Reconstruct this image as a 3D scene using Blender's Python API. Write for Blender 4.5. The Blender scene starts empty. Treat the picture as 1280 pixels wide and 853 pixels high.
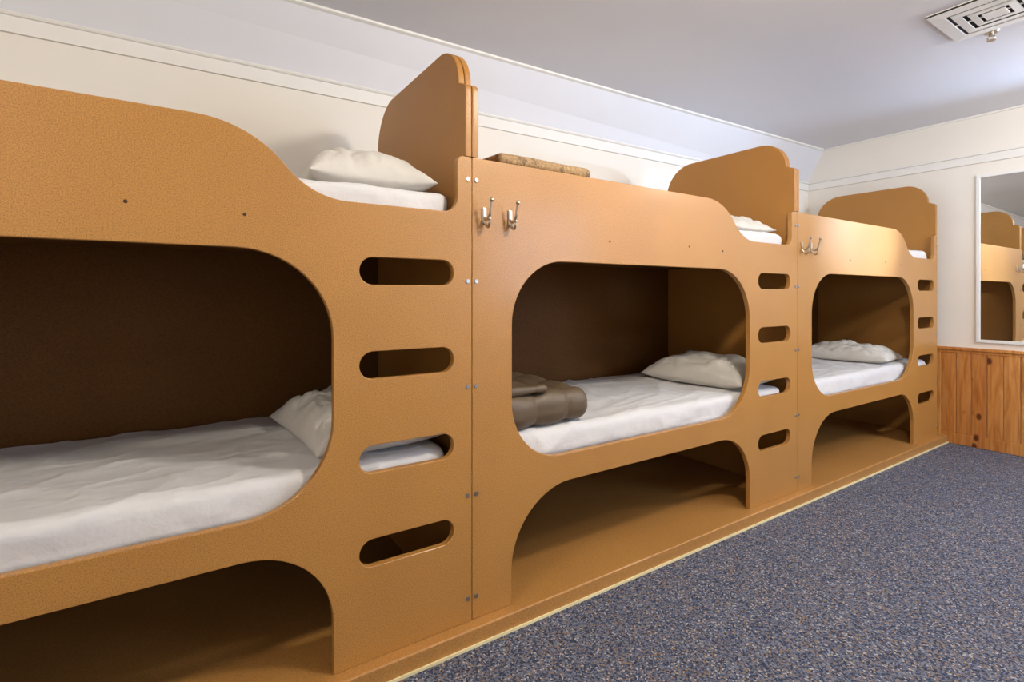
import bpy, bmesh, math, random
from mathutils import Vector, noise, Matrix
random.seed(3)
S = bpy.context.scene
COL = S.collection
ZB = 0.06          # top of the timber base above the carpet
L = 2.05           # length of one bunk
try:
    S.view_settings.view_transform = 'Standard'
except Exception: pass

# ---------------------------------------------------------------- materials
def new_mat(name):
    m = bpy.data.materials.new(name); m.use_nodes = True
    nt = m.node_tree; b = nt.nodes['Principled BSDF']
    return m, nt, b
def N(nt, t, **kw):
    n = nt.nodes.new(t)
    for k, v in kw.items():
        if k in n.inputs: n.inputs[k].default_value = v
        else: setattr(n, k, v)
    return n
def coords(nt, scale=(1,1,1)):
    tc = N(nt, 'ShaderNodeTexCoord'); mp = N(nt, 'ShaderNodeMapping')
    mp.inputs['Scale'].default_value = scale
    nt.links.new(tc.outputs['Object'], mp.inputs['Vector'])
    return mp.outputs['Vector']
def ramp(nt, fac, stops, interp='LINEAR'):
    r = nt.nodes.new('ShaderNodeValToRGB'); r.color_ramp.interpolation = interp
    e = r.color_ramp.elements
    while len(e) > len(stops): e.remove(e[-1])
    while len(e) < len(stops): e.new(0.5)
    for i, (p, c) in enumerate(stops):
        e[i].position = p; e[i].color = (*c, 1)
    nt.links.new(fac, r.inputs['Fac']); return r.outputs['Color']
def bump(nt, b, h, strength, dist=0.002):
    n = N(nt, 'ShaderNodeBump', Strength=strength, Distance=dist)
    nt.links.new(h, n.inputs['Height']); nt.links.new(n.outputs['Normal'], b.inputs['Normal'])

def plain(name, col, rough=0.5, metal=0.0, nscale=6, amt=0.06, bstr=0.0, bscale=200, spec=0.5):
    m, nt, b = new_mat(name)
    v = coords(nt)
    n = N(nt, 'ShaderNodeTexNoise', Scale=nscale, Detail=4.0); nt.links.new(v, n.inputs['Vector'])
    lo = tuple(c*(1-amt) for c in col); hi = tuple(min(1, c*(1+amt)) for c in col)
    nt.links.new(ramp(nt, n.outputs['Fac'], [(0.3, lo), (0.7, hi)]), b.inputs['Base Color'])
    b.inputs['Roughness'].default_value = rough; b.inputs['Metallic'].default_value = metal
    b.inputs['Specular IOR Level'].default_value = spec
    if bstr:
        n2 = N(nt, 'ShaderNodeTexNoise', Scale=bscale, Detail=2.0); nt.links.new(v, n2.inputs['Vector'])
        bump(nt, b, n2.outputs['Fac'], bstr)
    return m

def mdf_mat(name, col, rough, coat, spec=0.5):
    m, nt, b = new_mat(name)
    v = coords(nt)
    n = N(nt, 'ShaderNodeTexNoise', Scale=340.0, Detail=2.0); nt.links.new(v, n.inputs['Vector'])
    n2 = N(nt, 'ShaderNodeTexNoise', Scale=2.2, Detail=5.0); nt.links.new(v, n2.inputs['Vector'])
    c1 = ramp(nt, n.outputs['Fac'], [(0.30, tuple(c*0.66 for c in col)), (0.5, col), (0.70, tuple(c*1.22 for c in col))])
    c2 = ramp(nt, n2.outputs['Fac'], [(0.3, (0.89, 0.87, 0.84)), (0.7, (1.0, 1.0, 1.0))])
    mx = N(nt, 'ShaderNodeMix', data_type='RGBA', blend_type='MULTIPLY')
    mx.inputs[0].default_value = 1.0
    nt.links.new(c1, mx.inputs[6]); nt.links.new(c2, mx.inputs[7])
    nt.links.new(mx.outputs[2], b.inputs['Base Color'])
    b.inputs['Roughness'].default_value = rough
    b.inputs['Specular IOR Level'].default_value = spec
    b.inputs['Coat Weight'].default_value = coat
    b.inputs['Coat Roughness'].default_value = 0.18
    return m

M_MDF = mdf_mat('varnished_hardboard', (0.50, 0.236, 0.054), 0.45, 0.3)
M_MDFI = mdf_mat('hardboard_inner_shaded', (0.145, 0.058, 0.010), 0.6, 0.0, 0.2)  # same hardboard darkened: the shade inside the bunks is put into the colour
M_MDFE = mdf_mat('hardboard_end', (0.45, 0.206, 0.044), 0.5, 0.1, 0.4)
M_BASE = mdf_mat('hardboard_base', (0.48, 0.230, 0.060), 0.5, 0.1)
M_WALL = plain('cream_wall_paint', (0.86, 0.815, 0.745), 0.55, amt=0.02, nscale=2, bstr=0.04, bscale=120)
M_CEIL = plain('ceiling_paint', (0.73, 0.73, 0.77), 0.42, amt=0.02, nscale=1.5, bstr=0.03, bscale=90)
M_TRIM = plain('white_trim_paint', (0.86, 0.84, 0.80), 0.4, amt=0.015)
M_WHITE = plain('white_enamel', (0.86, 0.86, 0.84), 0.35, amt=0.02)
M_STRIP = plain('pale_edge_strip', (0.85, 0.74, 0.42), 0.5)
M_STEEL = plain('screw_steel', (0.45, 0.45, 0.45), 0.35, 1.0)
M_NICKEL = plain('brushed_nickel', (0.56, 0.50, 0.41), 0.28, 1.0)
M_DARK = plain('dark_void', (0.02, 0.02, 0.02), 0.8)
M_HOLE = plain('screw_hole', (0.06, 0.025, 0.01), 0.8)
M_GLASS, _nt, _b = new_mat('mirror_silver')
_b.inputs['Base Color'].default_value = (0.88, 0.90, 0.90, 1); _b.inputs['Metallic'].default_value = 1
_b.inputs['Roughness'].default_value = 0.01

def fabric(name, col, bscale=9.0, bstr=0.5, weave=True, rough=0.85, dist=0.012, sheen=0.1, dis=0.3):
    m, nt, b = new_mat(name)
    v = coords(nt, (1, 1.8, 1))
    n = N(nt, 'ShaderNodeTexNoise', Scale=bscale, Detail=5.0, Distortion=dis)
    n.inputs['Roughness'].default_value = 0.55
    nt.links.new(v, n.inputs['Vector'])
    nt.links.new(ramp(nt, n.outputs['Fac'], [(0.3, tuple(c*0.94 for c in col)), (0.7, col)]), b.inputs['Base Color'])
    b.inputs['Roughness'].default_value = rough
    b.inputs['Sheen Weight'].default_value = sheen
    bump(nt, b, n.outputs['Fac'], bstr, dist)
    return m
M_SHEET = fabric('white_sheet', (0.75, 0.735, 0.735), 9.0, 0.5, dist=0.014)
M_PILLOW = fabric('white_pillowcase', (0.70, 0.66, 0.60), 8.0, 0.6)
M_COMF = fabric('taupe_comforter', (0.125, 0.085, 0.048), 30.0, 0.25, rough=0.5, sheen=0.0, dist=0.006)
M_GREY = fabric('grey_blanket_cloth', (0.08, 0.08, 0.10), 14.0, 0.4, sheen=0)

# paisley-like tan/gold blanket
M_PAIS, nt, b = new_mat('patterned_blanket_cloth')
v = coords(nt)
vo = N(nt, 'ShaderNodeTexVoronoi', Scale=28.0); nt.links.new(v, vo.inputs['Vector'])
no = N(nt, 'ShaderNodeTexNoise', Scale=35.0, Distortion=2.5); nt.links.new(v, no.inputs['Vector'])
mm = N(nt, 'ShaderNodeMath', operation='MULTIPLY'); nt.links.new(vo.outputs['Distance'], mm.inputs[0]); nt.links.new(no.outputs['Fac'], mm.inputs[1])
nt.links.new(ramp(nt, mm.outputs[0], [(0.08, (0.50, 0.33, 0.16)), (0.18, (0.28, 0.165, 0.07)), (0.28, (0.44, 0.28, 0.13)), (0.4, (0.18, 0.105, 0.045))]), b.inputs['Base Color'])
b.inputs['Roughness'].default_value = 0.7

# carpet
M_CARP, nt, b = new_mat('speckled_blue_carpet')
v = coords(nt)
vo = N(nt, 'ShaderNodeTexVoronoi', Scale=200.0); nt.links.new(v, vo.inputs['Vector'])
sp = N(nt, 'ShaderNodeSeparateColor'); nt.links.new(vo.outputs['Color'], sp.inputs[0])
c1 = ramp(nt, sp.outputs[0], [(0.0, (0.038, 0.050, 0.090)), (0.26, (0.095, 0.112, 0.168)), (0.52, (0.170, 0.188, 0.245)),
                              (0.76, (0.25, 0.17, 0.115)), (0.88, (0.42, 0.40, 0.39)), (0.94, (0.028, 0.032, 0.048))], 'CONSTANT')
nt.links.new(c1, b.inputs['Base Color'])
b.inputs['Roughness'].default_value = 0.95; b.inputs['Specular IOR Level'].default_value = 0.15
nn = N(nt, 'ShaderNodeTexNoise', Scale=300.0, Detail=2.0); nt.links.new(v, nn.inputs['Vector'])
bump(nt, b, nn.outputs['Fac'], 0.6, 0.003)

# knotty pine
M_PINE, nt, b = new_mat('knotty_pine')
tc = N(nt, 'ShaderNodeTexCoord')
sx = N(nt, 'ShaderNodeSeparateXYZ'); nt.links.new(tc.outputs['Object'], sx.inputs[0])
dv = N(nt, 'ShaderNodeMath', operation='DIVIDE'); dv.inputs[1].default_value = 0.09; nt.links.new(sx.outputs['Y'], dv.inputs[0])
fl = N(nt, 'ShaderNodeMath', operation='FLOOR'); nt.links.new(dv.outputs[0], fl.inputs[0])
wn = N(nt, 'ShaderNodeTexWhiteNoise', noise_dimensions='1D'); nt.links.new(fl.outputs[0], wn.inputs['W'])
off = N(nt, 'ShaderNodeVectorMath', operation='MULTIPLY_ADD')
off.inputs[1].default_value = (3, 3, 3); nt.links.new(wn.outputs['Color'], off.inputs[0]); nt.links.new(tc.outputs['Object'], off.inputs[2])
mp = N(nt, 'ShaderNodeMapping'); mp.inputs['Scale'].default_value = (1, 9, 0.9); nt.links.new(off.outputs[0], mp.inputs['Vector'])
gn = N(nt, 'ShaderNodeTexNoise', Scale=4.0, Detail=6.0, Distortion=0.8); nt.links.new(mp.outputs[0], gn.inputs['Vector'])
g = ramp(nt, gn.outputs['Fac'], [(0.3, (0.50, 0.18, 0.035)), (0.5, (0.70, 0.31, 0.08)), (0.7, (0.82, 0.44, 0.15))])
mpk = N(nt, 'ShaderNodeMapping'); mpk.inputs['Scale'].default_value = (1, 10, 6); nt.links.new(off.outputs[0], mpk.inputs['Vector'])
kv = N(nt, 'ShaderNodeTexVoronoi', Scale=1.0); nt.links.new(mpk.outputs[0], kv.inputs['Vector'])
kk = ramp(nt, kv.outputs['Distance'], [(0.10, (0.22, 0.10, 0.05)), (0.20, (1, 1, 1))])
mx = N(nt, 'ShaderNodeMix', data_type='RGBA', blend_type='MULTIPLY'); mx.inputs[0].default_value = 1
nt.links.new(g, mx.inputs[6]); nt.links.new(kk, mx.inputs[7])
tv = ramp(nt, wn.outputs['Value'], [(0, (0.72, 0.60, 0.48)), (1, (1, 1, 1))])
mx2 = N(nt, 'ShaderNodeMix', data_type='RGBA', blend_type='MULTIPLY'); mx2.inputs[0].default_value = 1
nt.links.new(mx.outputs[2], mx2.inputs[6]); nt.links.new(tv, mx2.inputs[7])
nt.links.new(mx2.outputs[2], b.inputs['Base Color']); b.inputs['Roughness'].default_value = 0.35

# ---------------------------------------------------------------- mesh helpers
def link(o, parent=None):
    COL.objects.link(o)
    if parent: o.parent = parent
    return o
def mesh_obj(name, verts, faces, mat, parent=None, loc=(0,0,0), smooth=False):
    me = bpy.data.meshes.new(name); me.from_pydata(verts, [], faces); me.update()
    me.materials.append(mat)
    if smooth:
        for p in me.polygons: p.use_smooth = True
    o = bpy.data.objects.new(name, me); o.location = loc
    return link(o, parent)
def empty(name, loc=(0,0,0)):
    o = bpy.data.objects.new(name, None); o.location = loc; o.empty_display_size = 0.1
    return link(o)
BF = [(0,3,2,1),(4,5,6,7),(0,1,5,4),(1,2,6,5),(2,3,7,6),(3,0,4,7)]
def bverts(a, b):
    (x0,y0,z0),(x1,y1,z1) = a, b
    return [(x0,y0,z0),(x1,y0,z0),(x1,y1,z0),(x0,y1,z0),(x0,y0,z1),(x1,y0,z1),(x1,y1,z1),(x0,y1,z1)]
def boxes(name, lst, mat, parent=None, bev=0.0, loc=(0,0,0)):
    V, F = [], []
    for a, b in lst:
        k = len(V); V += bverts(a, b); F += [tuple(i+k for i in f) for f in BF]
    o = mesh_obj(name, V, F, mat, parent, loc)
    if bev:
        m = o.modifiers.new('bevel', 'BEVEL'); m.width = bev; m.segments = 3; m.limit_method = 'ANGLE'
    return o
def rpoly(pts, seg=14):
    out = []; n = len(pts)
    for i, p in enumerate(pts):
        r = p[2] if len(p) > 2 else 0
        P = Vector(p[:2]); A = Vector(pts[i-1][:2]); B = Vector(pts[(i+1) % n][:2])
        if r <= 0: out.append(tuple(P)); continue
        a = (A-P).normalized(); b_ = (B-P).normalized()
        ang = math.acos(max(-1, min(1, a.dot(b_))))
        tl = r/math.tan(ang/2)
        c = P + (a+b_).normalized()*(r/math.sin(ang/2))
        s = P+a*tl-c; e = P+b_*tl-c
        a0 = math.atan2(s.y, s.x); a1 = math.atan2(e.y, e.x)
        d = a1-a0
        while d > math.pi: d -= 2*math.pi
        while d < -math.pi: d += 2*math.pi
        for k in range(seg+1):
            t = a0+d*k/seg; out.append((c.x+r*math.cos(t), c.y+r*math.sin(t)))
    return out
def plate(name, outline, holes, thick, mat, axis, parent=None, loc=(0,0,0), bev=0.0025):
    """flat board from 2D outline with holes; axis 'Y' -> lies in XZ; axis 'X' -> lies in YZ. Thickness goes + along axis."""
    cu = bpy.data.curves.new(name, 'CURVE'); cu.dimensions = '2D'; cu.fill_mode = 'BOTH'
    for pts in [outline]+holes:
        sp = cu.splines.new('POLY'); sp.points.add(len(pts)-1)
        for q, p in zip(sp.points, pts): q.co = (p[0], p[1], 0, 1)
        sp.use_cyclic_u = True
    cu.extrude = thick/2-bev; cu.bevel_depth = bev; cu.bevel_resolution = 2; cu.offset = -bev
    tmp = bpy.data.objects.new('tmp', cu); COL.objects.link(tmp)
    bpy.context.view_layer.update()
    me = bpy.data.meshes.new_from_object(tmp.evaluated_get(bpy.context.evaluated_depsgraph_get()))
    bpy.data.objects.remove(tmp); bpy.data.curves.remove(cu)
    me.name = name
    for v in me.vertices:
        x, y, z = v.co
        v.co = (x, thick/2 - z, y) if axis == 'Y' else (z+thick/2, x, y)
    for p in me.polygons: p.use_smooth = False
    me.materials.clear(); me.materials.append(mat)
    o = bpy.data.objects.new(name, me); o.location = loc
    return link(o, parent)
def cyl(name, p0, p1, r, mat, parent=None, seg=20, r2=None):
    p0 = Vector(p0); p1 = Vector(p1); d = (p1-p0).normalized()
    u = d.orthogonal().normalized(); w = d.cross(u); r2 = r if r2 is None else r2
    V = [tuple(p0+(u*math.cos(t)+w*math.sin(t))*r) for t in [2*math.pi*i/seg for i in range(seg)]]
    V += [tuple(p1+(u*math.cos(t)+w*math.sin(t))*r2) for t in [2*math.pi*i/seg for i in range(seg)]]
    F = [(i, (i+1) % seg, seg+(i+1) % seg, seg+i) for i in range(seg)]
    F += [tuple(range(seg))[::-1], tuple(range(seg, 2*seg))]
    return mesh_obj(name, V, F, mat, parent)
def tube(name, pts, radii, mat, parent=None, seg=12):
    pts = [Vector(p) for p in pts]; V, F = [], []
    P, R = [], []
    for i in range(len(pts)-1):
        p0 = pts[max(i-1,0)]; p1 = pts[i]; p2 = pts[i+1]; p3 = pts[min(i+2, len(pts)-1)]
        for k in range(6):
            t = k/6
            P.append(0.5*((2*p1)+(p2-p0)*t+(2*p0-5*p1+4*p2-p3)*t*t+(3*p1-p0-3*p2+p3)*t**3))
            R.append(radii[i]*(1-t)+radii[i+1]*t)
    P.append(pts[-1]); R.append(radii[-1])
    for i, p in enumerate(P):
        d = (P[min(i+1, len(P)-1)]-P[max(i-1, 0)]).normalized()
        u = Vector((1, 0, 0)); w = d.cross(u).normalized(); u = w.cross(d)
        for k in range(seg):
            t = 2*math.pi*k/seg; V.append(tuple(p+(u*math.cos(t)+w*math.sin(t))*R[i]))
    for i in range(len(P)-1):
        for k in range(seg):
            F.append((i*seg+k, i*seg+(k+1) % seg, (i+1)*seg+(k+1) % seg, (i+1)*seg+k))
    F += [tuple(range(seg))[::-1], tuple(range((len(P)-1)*seg, len(P)*seg))]
    return mesh_obj(name, V, F, mat, parent, smooth=True)
def ball(name, c, r, mat, parent=None, sc=(1,1,1)):
    bm = bmesh.new(); bmesh.ops.create_uvsphere(bm, u_segments=20, v_segments=12, radius=r)
    for v in bm.verts: v.co = Vector((v.co.x*sc[0], v.co.y*sc[1], v.co.z*sc[2]))+Vector(c)
    me = bpy.data.meshes.new(name); bm.to_mesh(me); bm.free()
    for p in me.polygons: p.use_smooth = True
    me.materials.append(mat)
    return link(bpy.data.objects.new(name, me), parent)

def soft_box(name, h, r, n, mat, disp=None, parent=None, loc=(0,0,0), rz=0):
    """rounded cushion-like block, half sizes h, resting on z=0 of its location"""
    V, F, idx = [], [], {}
    hx, hy, hz = h
    def vid(p):
        k = tuple(round(c, 5) for c in p)
        if k not in idx:
            q = Vector(p); inn = Vector([max(-(hh-r), min(hh-r, c)) for c, hh in zip(q, h)])
            d = q-inn
            nrm = d.normalized() if d.length > 1e-9 else Vector((0, 0, 1))
            q2 = inn + nrm*r
            if disp: q2 = q2 + nrm*disp(q2, nrm)
            idx[k] = len(V); V.append((q2.x, q2.y, max(q2.z+hz, 0.0)))
        return idx[k]
    def lin(a, m):
        return [a*math.sin((i/m-0.5)*math.pi) * 0.35 + a*(2*i/m-1)*0.65 for i in range(m+1)]
    gx, gy, gz = lin(hx, n[0]), lin(hy, n[1]), lin(hz, n[2])
    for s in (-1, 1):
        for i in range(n[0]):
            for j in range(n[1]):
                q = [vid((gx[a], gy[b_], s*hz)) for a, b_ in ((i,j),(i+1,j),(i+1,j+1),(i,j+1))]
                F.append(q if s > 0 else q[::-1])
            for j in range(n[2]):
                q = [vid((gx[a], s*hy, gz[b_])) for a, b_ in ((i,j),(i+1,j),(i+1,j+1),(i,j+1))]
                F.append(q[::-1] if s > 0 else q)
        for i in range(n[1]):
            for j in range(n[2]):
                q = [vid((s*hx, gy[a], gz[b_])) for a, b_ in ((i,j),(i+1,j),(i+1,j+1),(i,j+1))]
                F.append(q if s > 0 else q[::-1])
    o = mesh_obj(name, V, F, mat, parent, loc, smooth=True); o.rotation_euler[2] = rz
    return o

def pillow(name, loc, rz=0, hx=0.215, hy=0.31, hz=0.075, seed=0, tilt=0):
    n = 60; V, F = [], []
    def edge(u, v):
        x = u*hx*(1-0.09*(1-v*v)); y = v*hy*(1-0.07*(1-u*u))
        return x, y
    top, bot = {}, {}
    for i in range(n+1):
        for j in range(n+1):
            u = math.sin((i/n-0.5)*math.pi); v = math.sin((j/n-0.5)*math.pi)
            x, y = edge(u, v)
            f = max(0, (1-abs(u)**2.8)*(1-abs(v)**2.8))**0.5
            w = noise.noise(Vector((u*2.2+seed, v*2.2, seed)))*0.030
            rid = (1-abs(noise.noise(Vector((u*3.1+seed*3, v*3.5, 2.0+seed)))))**6*0.020
            rid += (1-abs(noise.noise(Vector((u*6.1+seed*2, v*2.5-u, 5.0+seed)))))**8*0.010
            ed = (1-f)
            pinch = math.sin(v*19+seed)*0.007*ed*abs(u) + math.sin(u*15+seed)*0.007*ed*abs(v)
            zt = hz*2*0.88*f + (w-rid)*f + pinch*f + hz*0.4
            zb = hz*0.4 - hz*0.4*min(1, f*1.8)
            top[i,j] = len(V); V.append((x, y, zt))
            if i in (0, n) or j in (0, n): bot[i,j] = top[i,j]
            else: bot[i,j] = len(V); V.append((x, y, zb))
    for i in range(n):
        for j in range(n):
            F.append((top[i,j], top[i+1,j], top[i+1,j+1], top[i,j+1]))
            F.append((bot[i,j], bot[i,j+1], bot[i+1,j+1], bot[i+1,j]))
    o = mesh_obj(name, V, F, M_PILLOW, None, loc, smooth=True)
    o.rotation_euler = (0, 0, rz)
    return o

# ---------------------------------------------------------------- bunk beds
PW = 0.024; D = 0.88
def screw(parent, x, z, k):
    cyl('screw_%d' % k, (x, -0.0035, z), (x, 0.003, z), 0.0070, M_STEEL, parent, 16, 0.0080)
def bunk(X, idx):
    e = empty('bunk_bed', (X, 0, ZB))
    a, b_ = 0.001, L-0.001
    outline = rpoly([(a, 0), (0.158, 0), (0.158, 0.385, 0.27), (1.600, 0.385, 0.235), (1.600, 0), (b_, 0),
                     (b_, 1.545, 0.006), (1.996, 1.545, 0.02), (1.996, 1.357, 0.05), (1.545, 1.357, 0.22),
                     (1.385, 1.541, 0.28), (a, 1.545, 0.006)])
    hole = rpoly([(0.16, 0.487, 0.22), (1.600, 0.487, 0.24), (1.600, 1.210, 0.25), (0.16, 1.210, 0.23)])
    slots = [rpoly([(1.674, z-0.041, 0.0405), (1.982, z-0.041, 0.0405), (1.982, z+0.041, 0.0405), (1.674, z+0.041, 0.0405)], 10)
             for z in (1.157, 0.876, 0.596, 0.317)]
    plate('front_panel', outline, [hole]+slots, PW, M_MDF, 'Y', e)
    hb = rpoly([(0.026, 0), (D, 0), (D, 1.955, 0.20), (0.05, 1.955, 0.15), (0.05, 1.805, 0.008), (0.0, 1.785, 0.022), (0.0, 1.547), (0.026, 1.547)])
    plate('end_board_head', hb, [], 0.024, M_MDFE, 'X', e, (L-0.025, 0, 0), 0.004)
    plate('end_board_foot', hb, [], 0.024, M_MDFE, 'X', e, (0.001, 0, 0), 0.004)
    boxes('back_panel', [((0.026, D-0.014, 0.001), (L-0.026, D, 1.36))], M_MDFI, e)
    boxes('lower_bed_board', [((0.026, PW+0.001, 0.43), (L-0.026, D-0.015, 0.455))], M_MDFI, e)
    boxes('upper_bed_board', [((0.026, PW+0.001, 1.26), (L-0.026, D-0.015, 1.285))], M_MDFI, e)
    k = 0
    for z in (1.470, 1.131, 0.781, 0.420, 0.077):
        for x in (0.016, L-0.016):
            k += 1; screw(e, x, z, k)
    for j, (x, z) in enumerate([(1.125, 1.305), (1.374, 1.296), (0.63, 1.30)]):
        cyl('screw_hole_%d' % j, (x, -0.0008, z), (x, 0.003, z), 0.0045, M_HOLE, e, 12)
    # mattresses
    def dm(seed, amp):
        def f(q, nrm):
            if nrm.z < -0.3: return 0
            p = Vector((q.x*2.0+seed, q.y*3.4, q.z*3+seed))
            r1 = (1-abs(noise.noise(p)))**6
            r2 = (1-abs(noise.noise(Vector((q.x*5.5+seed, q.y*3.0+q.x*1.5, 4+q.z*4)))))**9
            r3 = (1-abs(noise.noise(Vector((q.x*2.5+q.y*4+seed, q.y*8.0-q.x*2, 9+q.z*4)))))**10
            return amp*(r1*0.8+r2*0.6+r3*0.45-0.65) - 0.002
        return f
    soft_box('mattress', (0.975, 0.41, 0.064), 0.040, (190, 120, 10), M_SHEET, dm(idx*3.1, 0.0095), None,
             (X+L/2-0.015, PW+0.012+0.415, ZB+0.456))
    soft_box('mattress', (0.975, 0.41, 0.070), 0.032, (90, 50, 10), M_SHEET, dm(idx*5.7+1, 0.008), None,
             (X+L/2-0.008, PW+0.012+0.415, ZB+1.286))
    # coat hooks
    for hx in (0.046, 0.150):
        h = empty('coat_hook', (X+hx, 0, ZB+1.357))
        soft_box('back_plate', (0.008, 0.0025, 0.028), 0.002, (6, 3, 10), M_NICKEL, None, h, (0, -0.003, -0.032))
        tube('upper_prong', [(0,-0.004,-0.012),(0,-0.020,-0.020),(0,-0.038,-0.006),(0,-0.045,0.020),(0,-0.050,0.040)],
             [0.006,0.0050,0.0045,0.004,0.0035], M_NICKEL, h)
        ball('upper_knob', (0,-0.051,0.043), 0.0075, M_NICKEL, h)
        tube('lower_prong', [(0,-0.004,-0.016),(0,-0.012,-0.034),(0,-0.026,-0.044),(0,-0.036,-0.034),(0,-0.038,-0.022)],
             [0.006,0.005,0.0045,0.004,0.0035], M_NICKEL, h)
        ball('lower_knob', (0,-0.038,-0.019), 0.006, M_NICKEL, h)
    return e
for i in range(4):
    bunk(-2*L + i*L, i)

boxes('bunk_base_platform', [((-2*L, -0.042, 0.0), (3*L, D, ZB-0.0005))], M_BASE, None, 0.006)
boxes('trim_carpet_edge', [((-2*L, -0.049, 0.0005), (3*L+0.08, -0.0425, 0.009))], M_STRIP)

MT = ZB+0.586; MU = ZB+1.425
pillow('pillow', (-0.29, 0.37, MT), 0.06, seed=1.0)
pillow('pillow', (-0.285, 0.37, MU), -0.05, seed=2.3, hx=0.2)
pillow('pillow', (L-0.28, 0.37, MT), 0.10, seed=3.7)
pillow('pillow', (L-0.29, 0.38, MU), 0.02, seed=4.2, hz=0.05)
pillow('pillow', (3.57, 0.40, MT), 0.12, seed=5.9, hx=0.2, hz=0.062)
pillow('pillow', (3*L-0.28, 0.38, MU), 0.0, seed=6.4, hz=0.05)
pillow('pillow', (-L-0.29, 0.38, MT), 0.0, seed=7.4)

# folded taupe comforter (quilted)
def quilt(px, py, amp, seed):
    def f(q, nrm):
        a = abs(math.sin(math.pi*q.x/px+seed)); b2 = abs(math.sin(math.pi*q.y/py+seed*0.7))
        return amp*((min(a, 1)**0.4)*(min(b2, 1)**0.4)-0.7) + noise.noise(Vector((q.x*8+seed, q.y*8, q.z*9)))*0.006
    return f
c = empty('folded_comforter', (0.312, 0.30, MT-0.002))
soft_box('folded_body', (0.248, 0.258, 0.066), 0.056, (90, 90, 26), M_COMF, quilt(0.15, 0.16, 0.016, 0.5), c, (0.012, 0, 0), 0.03)
soft_box('folded_flap', (0.140, 0.250, 0.017), 0.016, (60, 80, 12), M_COMF, quilt(0.15, 0.16, 0.009, 1.4), c, (-0.095, 0.0, 0.128), 0.01)
# patterned blanket stack on the upper bunk
c = empty('folded_blanket', (0.365, 0.30, MU))
for k in range(4):
    soft_box('fold_%d' % k, (0.25-0.005*k, 0.23, 0.0245), 0.023, (44, 40, 10), M_PAIS,
             (lambda s: (lambda q, n_: noise.noise(Vector((q.x*4+s, q.y*4, s)))*0.006))(k*2.2), c, (0.012*(k % 2), 0.005*k, 0.046*k), 0.015*k)
c = empty('grey_blanket', (2*L+0.33, 0.30, MT))
for k in range(2):
    soft_box('fold_%d' % k, (0.22, 0.22, 0.035), 0.033, (30, 30, 8), M_GREY,
             (lambda s: (lambda q, n_: noise.noise(Vector((q.x*6+s, q.y*6, s)))*0.012))(k*2.2+7), c, (0.01*k, 0, 0.062*k), 0.03*k)

# ---------------------------------------------------------------- room shell
XL, XR, YF = -4.3, 4.20, -3.6
CH = 2.495; WT = 2.207
def yw(x): return 1.02 + 0.0225*(XR-x)
def yc(x): return 0.877 + 0.0265*(XR-x)
boxes('floor', [((XL-0.1, YF-0.1, -0.1), (XR+0.1, yw(XL)+0.1, 0.0))], M_CARP)
def prism(name, poly_a, poly_b, mat):
    n = len(poly_a); V = list(poly_a)+list(poly_b)
    F = [tuple(range(n))[::-1], tuple(range(n, 2*n))]+[(i, (i+1) % n, n+(i+1) % n, n+i) for i in range(n)]
    return mesh_obj(name, V, F, mat)
def sec(x, pts): return [(x, y, z) for y, z in pts]
xa, xb = XL-0.1, XR+0.1
prism('wall_back', sec(xa, [(yw(xa),0),(yw(xa)+0.1,0),(yw(xa)+0.1,WT),(yw(xa),WT)]),
      sec(xb, [(yw(xb),0),(yw(xb)+0.1,0),(yw(xb)+0.1,WT),(yw(xb),WT)]), M_WALL)
prism('ceiling_slope', sec(xa, [(yw(xa),WT),(yw(xa)+0.1,WT),(yw(xa)+0.1,CH+0.1),(yc(xa),CH+0.1),(yc(xa),CH)]),
      sec(xb, [(yw(xb),WT),(yw(xb)+0.1,WT),(yw(xb)+0.1,CH+0.1),(yc(xb),CH+0.1),(yc(xb),CH)]), M_CEIL)
prism('ceiling', sec(xa, [(YF-0.1,CH),(yc(xa),CH),(yc(xa),CH+0.1),(YF-0.1,CH+0.1)]),
      sec(xb, [(YF-0.1,CH),(yc(xb),CH),(yc(xb),CH+0.1),(YF-0.1,CH+0.1)]), M_CEIL)
boxes('wall_right', [((XR, YF-0.1, 0), (XR+0.1, yw(XR), CH))], M_WALL)
boxes('wall_left', [((XL-0.1, YF-0.1, 0), (XL, yw(XL), CH))], M_WALL)
wins = [(2.2, 3.8), (-3.9, -2.5)]; wz0, wz1 = 1.05, 2.30
parts = []; x = XL
for a, b_ in sorted(wins):
    parts.append(((x, YF-0.1, 0), (a, YF, CH))); parts.append(((a, YF-0.1, 0), (b_, YF, wz0))); parts.append(((a, YF-0.1, wz1), (b_, YF, CH))); x = b_
parts.append(((x, YF-0.1, 0), (XR, YF, CH)))
boxes('wall_front', parts, M_WALL)
for k, (a, b_) in enumerate(wins):
    w = 0.05; m_ = (a+b_)/2
    boxes('window_%d' % (k+1), [((a, YF-0.08, wz0), (a+w, YF+0.015, wz1)), ((b_-w, YF-0.08, wz0), (b_, YF+0.015, wz1)),
          ((a+w, YF-0.08, wz0), (b_-w, YF+0.015, wz0+w)), ((a+w, YF-0.08, wz1-w), (b_-w, YF+0.015, wz1)),
          ((m_-0.02, YF-0.06, wz0+w), (m_+0.02, YF-0.01, wz1-w))], M_WHITE, None, 0.003)

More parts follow.
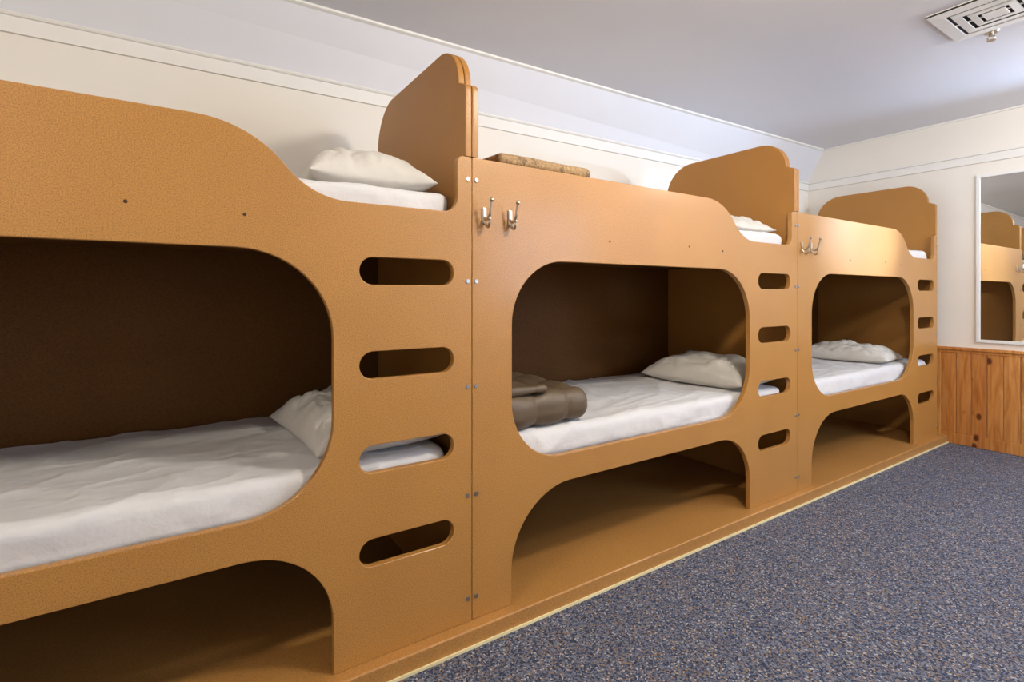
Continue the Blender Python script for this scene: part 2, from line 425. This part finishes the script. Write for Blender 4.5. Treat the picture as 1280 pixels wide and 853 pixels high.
# trims
def trim_back(name, prof):
    prism(name, sec(XL, [(yw(XL)-dy, z) for dy, z in prof]), sec(XR, [(yw(XR)-dy, z) for dy, z in prof]), M_TRIM)
trim_back('trim_1', [(0, 2.13), (0.014, 2.13), (0.014, 2.190), (0.022, 2.193), (0.026, 2.200), (0.022, 2.207), (0, 2.207)])
prism('trim_2', sec(XL, [(yc(XL)-0.012, CH), (yc(XL)-0.010, CH-0.010), (yc(XL)+0.006, CH-0.016), (yc(XL)+0.010, CH-0.012)]),
      sec(XR, [(yc(XR)-0.012, CH), (yc(XR)-0.010, CH-0.010), (yc(XR)+0.006, CH-0.016), (yc(XR)+0.010, CH-0.012)]), M_TRIM)
boxes('trim_3', [((XR-0.014, YF, 2.13), (XR, yw(XR)-0.015, 2.19)), ((XR-0.024, YF, 2.19), (XR, yw(XR)-0.026, 2.205))], M_TRIM, None, 0.003)
boxes('trim_4', [((XR-0.016, YF, CH-0.014), (XR, yc(XR)-0.02, CH))], M_TRIM, None, 0.003)

# pine wainscot on the end wall
wain = []
k = 0
while True:
    y0 = -3.6+0.09*k; y1 = y0+0.09
    if y1 > 1.0: break
    wain.append(((XR-0.016, y0+0.0015, 0.085), (XR-0.001, y1-0.0015, 0.705))); k += 1
boxes('trim_wainscot_right', wain, M_PINE, None, 0.004)
boxes('trim_wainscot_cap', [((XR-0.030, YF, 0.722), (XR, 1.0, 0.745)), ((XR-0.020, YF, 0.700), (XR, 1.0, 0.722))], M_PINE, None, 0.004)
boxes('baseboard_right', [((XR-0.022, YF, 0.001), (XR, 1.0, 0.086))], M_PINE, None, 0.003)

# wall mirror
e = empty('wall_mirror', (XR, -0.208, 0.79))
mw, mh, fw = 1.1, 1.25, 0.022
boxes('glass', [((-0.008, -mw+0.01, 0.01), (-0.001, -0.01, mh-0.01))], M_GLASS, e)
boxes('frame', [((-0.016, -fw, 0), (-0.0005, 0, mh)), ((-0.016, -mw, 0), (-0.0005, -mw+fw, mh)),
                ((-0.016, -mw+fw, 0), (-0.0005, -fw, fw)), ((-0.016, -mw+fw, mh-fw), (-0.0005, -fw, mh))], M_WHITE, e, 0.002)

# ceiling vent (square diffuser)
def ring(name, ho, hi, zo, zi, th, mat, parent):
    V, F = [], []
    for h, z in ((ho, zo), (hi, zi), (hi, zi+th), (ho, zo+th)):
        V += [(-h, -h, z), (h, -h, z), (h, h, z), (-h, h, z)]
    for a in range(4):
        b2 = (a+1) % 4
        for i in range(4):
            j = (i+1) % 4; F.append((a*4+i, a*4+j, b2*4+j, b2*4+i))
    return mesh_obj(name, V, F, mat, parent)
e = empty('ceiling_vent', (2.42, -0.735, CH))
ring('outer_flange', 0.205, 0.150, -0.012, -0.016, 0.008, M_WHITE, e)
boxes('duct_back', [((-0.19, -0.19, -0.006), (0.19, 0.19, -0.001))], M_DARK, e)
ring('louvre_1', 0.134, 0.100, -0.015, -0.018, 0.004, M_WHITE, e)
ring('louvre_2', 0.084, 0.056, -0.015, -0.018, 0.004, M_WHITE, e)
boxes('centre_plate', [((-0.042, -0.042, -0.019), (0.042, 0.042, -0.014))], M_WHITE, e, 0.002)
boxes('louvre_braces', [((-0.150, -0.004, -0.013), (0.150, 0.004, -0.008)), ((-0.004, -0.150, -0.013), (0.004, 0.150, -0.008))], M_WHITE, e)
ring('flange_lip', 0.205, 0.198, -0.012, -0.012, 0.0115, M_WHITE, e)
# fire sprinkler
e = empty('fire_sprinkler', (2.66, -0.66, CH))
cyl('escutcheon', (0,0,-0.001), (0,0,-0.010), 0.034, M_NICKEL, e, 28, 0.026)
cyl('stem', (0,0,-0.010), (0,0,-0.026), 0.010, M_NICKEL, e)
tube('arm_1', [(0,0.008,-0.024),(0,0.014,-0.034),(0,0.003,-0.045)], [0.003,0.003,0.003], M_NICKEL, e)
tube('arm_2', [(0,-0.008,-0.024),(0,-0.014,-0.034),(0,-0.003,-0.045)], [0.003,0.003,0.003], M_NICKEL, e)
cyl('deflector', (0,0,-0.045), (0,0,-0.048), 0.018, M_NICKEL, e)

# ---------------------------------------------------------------- lights
M_LAMP, nt, b = new_mat('lamp_glass')
b.inputs['Emission Color'].default_value = (1, 0.86, 0.68, 1); b.inputs['Emission Strength'].default_value = 3.0
def lamp(x, y, power, col):
    e = empty('ceiling_lamp', (x, y, CH))
    cyl('lamp_base', (0,0,-0.001), (0,0,-0.03), 0.17, M_WHITE, e, 40)
    ball('lamp_shade', (0,0,-0.03), 0.15, M_LAMP, e, (1, 1, 0.45))
    p = bpy.data.lights.new('lamp_bulb', 'POINT'); p.energy = power; p.color = col; p.shadow_soft_size = 0.09
    o = bpy.data.objects.new('lamp_bulb', p); o.location = (0, 0, -0.20); link(o, e)
lamp(0.75, -1.15, 70, (1, 0.91, 0.77))
lamp(3.05, -1.70, 54, (1, 0.95, 0.88))
lamp(-1.9, -1.05, 36, (1, 0.88, 0.70))
def area(name, loc, rot, sx, sy, power, col):
    l = bpy.data.lights.new(name, 'AREA'); l.shape = 'RECTANGLE'; l.size = sx; l.size_y = sy
    l.energy = power; l.color = col
    o = bpy.data.objects.new(name, l); o.location = loc; o.rotation_euler = rot
    return link(o)
area('window_daylight', (3.0, YF-0.05, 1.68), (math.radians(90), 0, 0), 1.45, 1.15, 46, (0.55, 0.72, 1.0))
area('window_daylight', (-3.2, YF-0.05, 1.68), (math.radians(90), 0, 0), 1.25, 1.15, 10, (0.9, 0.94, 1.0))
# added unseen twin spots and housing, supplying ceiling patch and far-panel glare
e = empty('added_wall_spots', (XR, -1.62, 1.90))
cyl('backplate', (-0.001, 0, 0), (-0.02, 0, 0), 0.05, M_WHITE, e, 28)
def spot(k, tgt, power, ang, col):
    base = Vector((-0.06, 0, 0.05 if k == 1 else -0.05))
    src = Vector((XR, -1.62, 1.90))+base
    d = (Vector(tgt)-src).normalized()
    cyl('arm_%d' % k, (-0.015, 0, 0), tuple(base), 0.006, M_WHITE, e)
    cyl('shade_%d' % k, tuple(base-d*0.03), tuple(base+d*0.05), 0.020, M_WHITE, e, 28, 0.034)
    l = bpy.data.lights.new('added_spot', 'SPOT'); l.energy = power; l.color = col; l.spot_size = math.radians(ang); l.spot_blend = 1.0
    l.shadow_soft_size = 0.03
    o = bpy.data.objects.new('added_spot_%d' % k, l); o.location = base+d*0.09
    o.rotation_euler = d.to_track_quat('-Z', 'Y').to_euler(); link(o, e)
spot(1, (2.70, 0.20, 2.49), 120, 55, (0.52, 0.70, 1.0))  # added light for the bluish bright patch on the ceiling
spot(2, (2.95, 0.0, 1.52), 280, 30, (0.85, 0.93, 1.0))  # added light for the whitish glare on the far bunk panel

w = bpy.data.worlds.new('World'); S.world = w; w.use_nodes = True
bg = w.node_tree.nodes['Background']
bg.inputs['Color'].default_value = (0.6, 0.75, 1.0, 1); bg.inputs['Strength'].default_value = 1.5

# ---------------------------------------------------------------- camera
cam = bpy.data.cameras.new('camera'); cam.lens = 18.0; cam.sensor_width = 36.0; cam.shift_y = -57.8/1280
cam.clip_start = 0.02
co = bpy.data.objects.new('camera', cam); co.location = (-0.828, -1.500, 1.086+ZB)
co.rotation_euler = (math.radians(90), 0, math.radians(-33.36)); link(co)
S.camera = co
